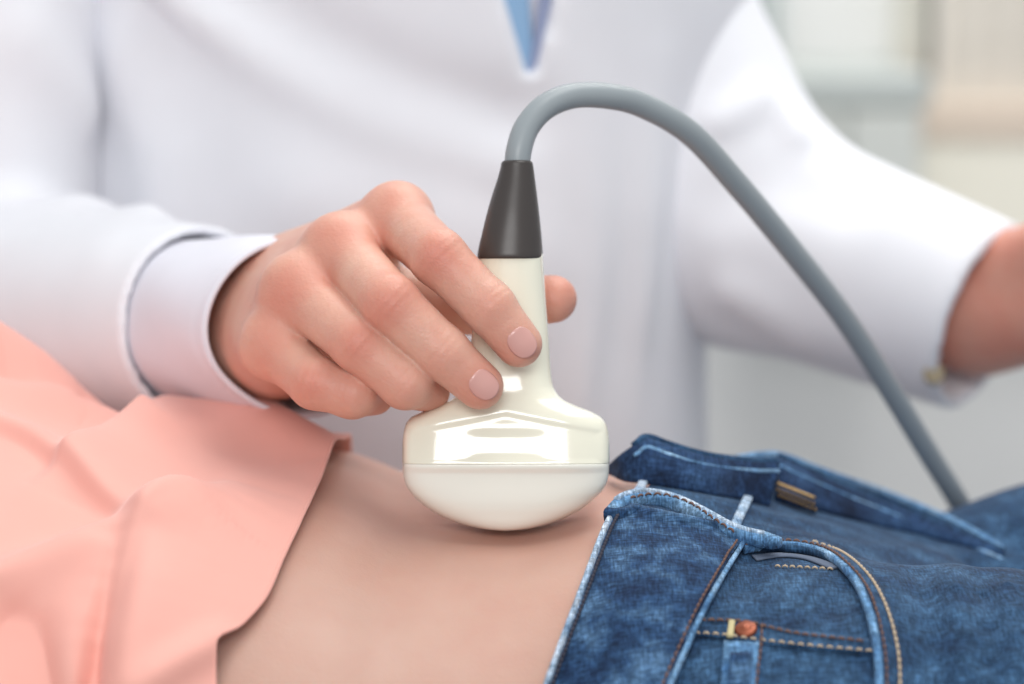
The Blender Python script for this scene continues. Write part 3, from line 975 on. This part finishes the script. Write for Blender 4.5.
# nails
def nail(tip, dip, r, w_ang, length, parent):
    A, B = P(*dip[:3]), P(*tip[:3])
    t = (B - A) / np.linalg.norm(B - A)
    n = -FWD + 0.25 * UPV; n = n - t * np.dot(n, t); n /= np.linalg.norm(n)
    b = np.cross(t, n)
    nu, nv = 17, 17
    V = []
    for i in range(nu):
        for j in range(nv):
            u = -1 + 2 * i / (nu - 1); v = -1 + 2 * j / (nv - 1)
            # square to rounded square
            uu_, vv_ = u * math.sqrt(1 - 0.5 * v * v), v * math.sqrt(1 - 0.5 * u * u)
            w = vv_ * w_ang
            rr = r + 0.12 - 0.7 * (abs(vv_) ** 4) * 0.5 - 0.9 * max(0, uu_) ** 2 + (-0.5 if uu_ < -0.9 else 0)
            V.append(B + t * (uu_ * length / 2 - 0.4) + rr * (math.cos(w) * n + math.sin(w) * b))
    F = grid_faces(nu, nv)
    o = obj('fingernail', V, F, nail_mat, parent)
    solid(o, 0.5, 0)
nail(FING['index'][3], FING['index'][2], 7.7, 0.62, 10.5, cb)
nail(FING['middle'][3], FING['middle'][2], 7.8, 0.62, 10.5, cb)

# ------------------------------------------------------------------ clinician: clothes
def taper(p, a, b, ra, rb): return cone(p, a, b, ra, rb)
V_AP = np.array([P(531, 88, 215)[0], P(531, 88, 215)[2]])
def coat_torso(p, off=0.0):
    x, y, z = p
    cx, cy = -62.0, 335.0
    a = 152 + 0.03 * np.maximum(0, -z) ** 1.0 + off; b = 112 + 0.05 * np.maximum(0, -z - 50) + off
    ang = math.radians(14)
    xr = (x - cx) * math.cos(ang) - (y - cy) * math.sin(ang); yr = (x - cx) * math.sin(ang) + (y - cy) * math.cos(ang)
    q = (np.abs(xr / a) ** 2.3 + np.abs(yr / b) ** 2.3) ** (1 / 2.3)
    d = (q - 1) * b
    d = smax(d, z - 300 - off, 60)
    d = smin(d, cone(p, SH_R, SH_L, 60 + off, 60 + off), 60)
    return d
def px_at(pts, d): return [P(a, b, d) for a, b in pts]
COATF = [
    (px_at([(150, -20), (215, 28), (280, 72), (366, 122), (430, 147), (500, 168)], 218), 8, 13),
    (px_at([(230, -30), (320, 30), (420, 80), (520, 115)], 212), 14, -5),
    (px_at([(110, 60), (150, 160), (140, 300)], 235), 18, 6),
    (px_at([(300, 200), (420, 230), (520, 260)], 215), 22, 5),
    (px_at([(575, 90), (590, 250), (585, 460)], 228), 10, 4),
    (px_at([(640, 60), (650, 250), (660, 470)], 240), 10, 4),
    (px_at([(540, 95), (548, 250), (545, 470)], 222), 6, 3)]
def coat_fn(p):
    x, y, z = p
    d = coat_torso(p)
    for pts, w, am in COATF:
        d = d - am * np.exp(-(polyline_dist(p, pts) / w) ** 2)
    # the V between the lapels
    dz = z - V_AP[1]
    lft = V_AP[0] - 0.30 * dz; rgt = V_AP[0] + 0.24 * dz
    vcut = np.maximum(np.maximum(lft - x, x - rgt), -dz)
    vcut = np.maximum(vcut, y - 262)
    d = smax(d, -vcut, 3)
    hem = -560 - z
    return np.maximum(d, hem)
cv, cf = surface_nets(coat_fn, (-330, 140, -572), (170, 500, 380), 4.0)
cv = relax(cv, cf, 4)
coat = obj('lab_coat', cv, cf, coat_mat, clin); coat['label'] = 'white lab coat'

# shirt and tie in the opening
def shirt_fn(p): 
    return np.maximum(smax(coat_torso(p, -13.0), -(p[2] + 200), 5), (p[2] - 335))
sv, sf = surface_nets(shirt_fn, (-330, 140, -220), (170, 500, 345), 6.0)
obj('shirt', relax(sv, sf, 4), sf, shirt_mat, clin)
bvh_shirt = BVHTree.FromPolygons([Vector(q) for q in sv], sf.tolist())
tie_cols = [(500, -180), (504, -90), (508, -20), (512, 30), (516, 80), (520, 160)]
a_, n_ = [], []
for px, py in cr(tie_cols, 30):
    h = hit(bvh_shirt, px, py, 3.0)
    if h: a_.append(h[0]); n_.append(h[1])
v_, f_ = ribbon(np.array(a_), np.array(n_), np.linspace(17, 17, len(a_)), 4.0, 14)
obj('necktie', v_, f_, tie_mat, clin)
a_, n_ = [], []
for px, py in cr([(560, -120), (548, -20), (540, 40), (532, 85)], 20):
    h = hit(bvh_shirt, px, py, 5.0)
    if h: a_.append(h[0]); n_.append(h[1])
v_, f_ = ribbon(np.array(a_), np.array(n_), 6, 3.0, 10)
obj('shirt_placket', v_, f_, fabric('shirt_slate', srgb(150, 160, 190), 1200, 0.1), clin)  # slate-blue strip on the shirt beside the tie

# near sleeve with an open end
AX = (W_R - E_R) / np.linalg.norm(W_R - E_R)
def sleeve_fn(p):
    x, y, z = p
    d = cone(p, E_R, W_R + AX * 30, 61, 34.5)
    d = smin(d, cone(p, SH_R, E_R + np.array([0, 0, 4]), 74, 68), 16)
    FS = [([P(150, 205, 150), P(120, 250, 190), P(60, 300, 190)], 10, 5),
          ([P(60, 150, 190), P(110, 215, 200)], 14, 6), ([P(30, 40, 215), P(105, 110, 235)], 16, 7),
          ([P(-20, 250, 160), P(60, 262, 160), P(120, 250, 130)], 10, 3), ([P(40, 400, 130), P(90, 340, 120), P(110, 270, 115)], 9, 2.5)]
    for pts, w, am in FS: d = d - am * np.exp(-(polyline_dist(p, pts) / w) ** 2)
    ax = (x - W_R[0]) * AX[0] + (y - W_R[1]) * AX[1] + (z - W_R[2]) * AX[2]
    d = smax(d, ax, 1.6)
    cav = np.maximum(cone(p, W_R - AX * 60, W_R + AX * 40, 34.6, 34.6), -(ax + 22))
    return np.maximum(d, -cav)
slv, slf = surface_nets(sleeve_fn, (-330, 60, -75), (-70, 420, 200), 1.8)
slv = relax(slv, slf, 4)
obj('sleeve', slv, slf, coat_mat, coat)
# shirt cuff: a tube of cloth with a real opening
C0 = P(165, 323, 137); C1_ = P(292, 324, 60)
CA = (C1_ - C0) / np.linalg.norm(C1_ - C0)
u_ = np.cross(CA, [0, 0, 1.0]); u_ /= np.linalg.norm(u_); w_ = np.cross(u_, CA)
NS, NR = 96, 40
V = []
for i in range(NR):
    t = i / (NR - 1)
    for j in range(NS):
        a = 2 * math.pi * j / NS
        r = 32.4 + 0.8 * math.sin(3 * a + 1.0) * t + 0.35 * math.sin(5 * a + 9 * t) - 0.5 * math.exp(-((t - 0.93) / 0.015) ** 2)
        r += 0.6 * t * max(0, math.cos(a + math.pi / 2)) ** 2
        ext = t * t * (16 * (0.5 + 0.5 * math.cos(a - (math.pi + 0.55))) ** 3 + 10 * (0.5 + 0.5 * math.cos(a - (math.pi / 2 + 0.3))) ** 3)
        V.append(C0 + (C1_ - C0) * t + CA * ext + r * (math.cos(a) * u_ * (1.0 + 0.09 * t) + math.sin(a) * w_ * 1.0))
cuff = obj('shirt_cuff', V, [q[::-1] for q in grid_faces(NR, NS, True)], shirt_mat, clin)
solid(cuff, 1.6, -1)

# far sleeve with its cuff
AL = (W_L - E_L) / np.linalg.norm(W_L - E_L)
def lsleeve_fn(p):
    x, y, z = p
    d = cone(p, E_L, W_L + AL * 30, 53, 40)
    d = smin(d, cone(p, SH_L, E_L, 60, 52), 18)
    for pts, w, am in [([P(720, 120, 250), P(770, 95, 265), P(800, 130, 260)], 9, 5), ([P(730, 300, 250), P(800, 330, 250), P(860, 330, 240)], 12, 5),
                       ([P(720, 200, 245), P(780, 180, 245), P(840, 200, 235)], 14, -4)]:
        d = d - am * np.exp(-(polyline_dist(p, pts) / w) ** 2)
    ax = (x - W_L[0]) * AL[0] + (y - W_L[1]) * AL[1] + (z - W_L[2]) * AL[2]
    d = smax(d, ax, 2.0)
    cav = np.maximum(cone(p, W_L - AL * 60, W_L + AL * 40, 37.5, 37.5), -(ax + 25))
    return np.maximum(d, -cav)
lsv, lsf = surface_nets(lsleeve_fn, (-40, 170, -110), (250, 430, 340), 2.4)
obj('sleeve', relax(lsv, lsf, 4), lsf, coat_mat, coat)
bq = hit(BVHTree.FromPolygons([Vector(q) for q in lsv], lsf.tolist()), 934, 374, 0.5)[0]
v_, f_ = lathe_on(bq, -FWD, [(3.8, -4), (4.6, 0), (4.2, 1.2), (2.6, 1.0), (0.1, 0.8)], 20)
obj('cuff_button', v_, f_, M('button_horn', srgb(158, 144, 116), 0.4), coat)

# trousers and shoes, behind the couch
for s in (-1, 1):
    v_, f_ = tube(np.array([(-70 + s * 78, 345, -480), (-70 + s * 82, 345, -700), (-70 + s * 85, 343, -985)], float), [84, 68, 58], 32)
    obj('trouser_leg', v_, f_, trouser_mat, clin)
    sv_, sf_ = surface_nets(lambda p: np.maximum(smin(cone(p, (-70 + s * 85, 365, -975), (-70 + s * 92, 215, -985), 40, 34), cone(p, (-70 + s * 85, 350, -965), (-70 + s * 85, 350, -930), 40, 38), 15), -1008 - p[2]),
                           (-250, 150, -1012), (110, 430, -880), 5.0)
    obj('shoe', relax(sv_, sf_, 4), sf_, M('shoe_leather', srgb(40, 38, 38), 0.4), clin)

# ------------------------------------------------------------------ examination couch
couch_top = HC + ZB / 1000
couch = empty('examination_couch', (0, -0.04, 0), 'padded grey examination couch under the patient', 'couch')
pad = plaster('couch_vinyl', srgb(150, 160, 168), 20, 0.05, 0.45)
steel = M('couch_steel', srgb(200, 202, 204), 0.3, Metallic=0.6)
box('mattress', (-0.72, 1.0, -0.30, 0.205, couch_top - 0.08, couch_top - 0.0115), pad, couch, 0.012)
box('frame', (-0.70, 0.98, -0.28, 0.195, couch_top - 0.12, couch_top - 0.08), steel, couch, 0.004)
for x in (-0.62, 0.90):
    for y in (-0.25, 0.165):
        box('leg', (x - 0.02, x + 0.02, y - 0.02, y + 0.02, 0.0, couch_top - 0.12), steel, couch, 0.003)

# ------------------------------------------------------------------ background: window with vertical blinds, cabinet
frame_mat = plaster('window_frame_paint', srgb(236, 234, 224))
blind_mat = fabric('blind_cream', srgb(236, 230, 220), 300, 0.1, 0.03)
glass_mat = M('window_glass', (0.9, 0.95, 0.95), 0.05, Transmission_Weight=0.9)
x0, zt = at(925, -120, YB); x1, zb = at(1330, 96, YB)
win = struct(box('window_1', (x0, x1, YB - 0.02, YB - 0.012, zb, zt), glass_mat))
fr = 0.03
for nm, b in (('window_frame', (x0 - fr, x1 + fr, YB - 0.04, YB, zb - fr, zb)), ('window_frame', (x0 - fr, x1 + fr, YB - 0.04, YB, zt, zt + fr)),
              ('window_frame', (x0 - fr, x0, YB - 0.04, YB, zb, zt)), ('window_frame', (x1, x1 + fr, YB - 0.04, YB, zb, zt))):
    box(nm, b, frame_mat, win)
blind = empty('vertical_blind', ((x0 + x1) / 2, YB - 0.09, zt), 'cream vertical slat blind over the window at right', 'blind')
box('headrail', (x0 - 0.03, x1 + 0.03, YB - 0.115, YB - 0.065, zt, zt + 0.04), frame_mat, blind)
nsl = 14; pw = (x1 - x0) / nsl
sl_me = None
for i in range(nsl):
    xc = x0 + (i + 0.5) * pw
    if sl_me is None:
        o = box('slat', (-pw * 0.55, pw * 0.55, -0.0012, 0.0012, zb - 0.02, zt), blind_mat, None); sl_me = o.data
    else:
        o = bpy.data.objects.new('slat', sl_me); COL.objects.link(o)
    o.parent = blind; o.matrix_parent_inverse = Matrix.Translation(-Vector(blind.location))
    o.location = (xc, YB - 0.09, 0); o.rotation_euler = (0, 0, math.radians(22))
# window sill shelf below, bright cream
sx0, sz1 = at(918, 101, YB - 0.1); sx1, sz0 = at(1330, 240, YB - 0.1)
rad = empty('radiator_cover', ((sx0 + sx1) / 2, YB - 0.06, sz0), 'cream panel box mounted below the window blind', 'radiator cover')
box('panel', (sx0, sx1, YB - 0.12, YB, sz0 - 0.04, sz1 - 0.038), plaster('cream_paint', srgb(246, 242, 228)), rad, 0.004)
box('top_board', (sx0 - 0.005, sx1 + 0.005, YB - 0.124, YB, sz1 - 0.038, sz1), plaster('beige_board', srgb(226, 210, 194)), rad, 0.003)
# pale grey cabinet with a darker top edge
cx0, cz1 = at(770, 74, YB - 0.25); cx1, cz0 = at(916, 330, YB - 0.25)
cab = empty('wall_cabinet', ((cx0 + cx1) / 2, YB - 0.12, cz0), 'pale grey-green wall cabinet behind the outstretched sleeve', 'cabinet')
cab_m = plaster('cabinet_pale', srgb(214, 217, 212)); 
box('body', (cx0, cx1, YB - 0.25, YB, cz0, cz1 - 0.03), cab_m, cab, 0.004)
box('top', (cx0 - 0.005, cx1 + 0.005, YB - 0.262, YB, cz1 - 0.03, cz1), plaster('cabinet_top', srgb(194, 200, 197)), cab, 0.003)
xm = (cx0 + cx1) / 2
for a, b, h in ((cx0 + 0.004, xm - 0.002, xm - 0.02), (xm + 0.002, cx1 - 0.004, xm + 0.02)):
    dr = box('door', (a, b, YB - 0.266, YB - 0.25, cz0 + 0.004, cz1 - 0.036), cab_m, cab, 0.002)
    box('handle', (h - 0.004, h + 0.004, YB - 0.286, YB - 0.266, cz0 + 0.04, cz0 + 0.10), steel, dr, 0.002)
# pale teal curtain hanging left of it
tx0, tz0 = at(690, 110, YB - 0.1); tx1, tz1 = at(792, -160, YB - 0.1)
nx = 90; V = []
for i in range(nx):
    t = i / (nx - 1)
    for z in (tz0 - 0.12, tz1):
        V.append((1000 * (tx0 + (tx1 - tx0) * t), 1000 * (YB - 0.09 + 0.018 * math.sin(t * 40)), 1000 * (z - HC)))
cur = obj('curtain', V, grid_faces(nx, 2), fabric('curtain_teal', srgb(222, 228, 227), 400, 0.1, 0.03))
tag(cur, 'pale teal curtain hanging on the wall behind the clinician', 'curtain'); solid(cur, 2.0)
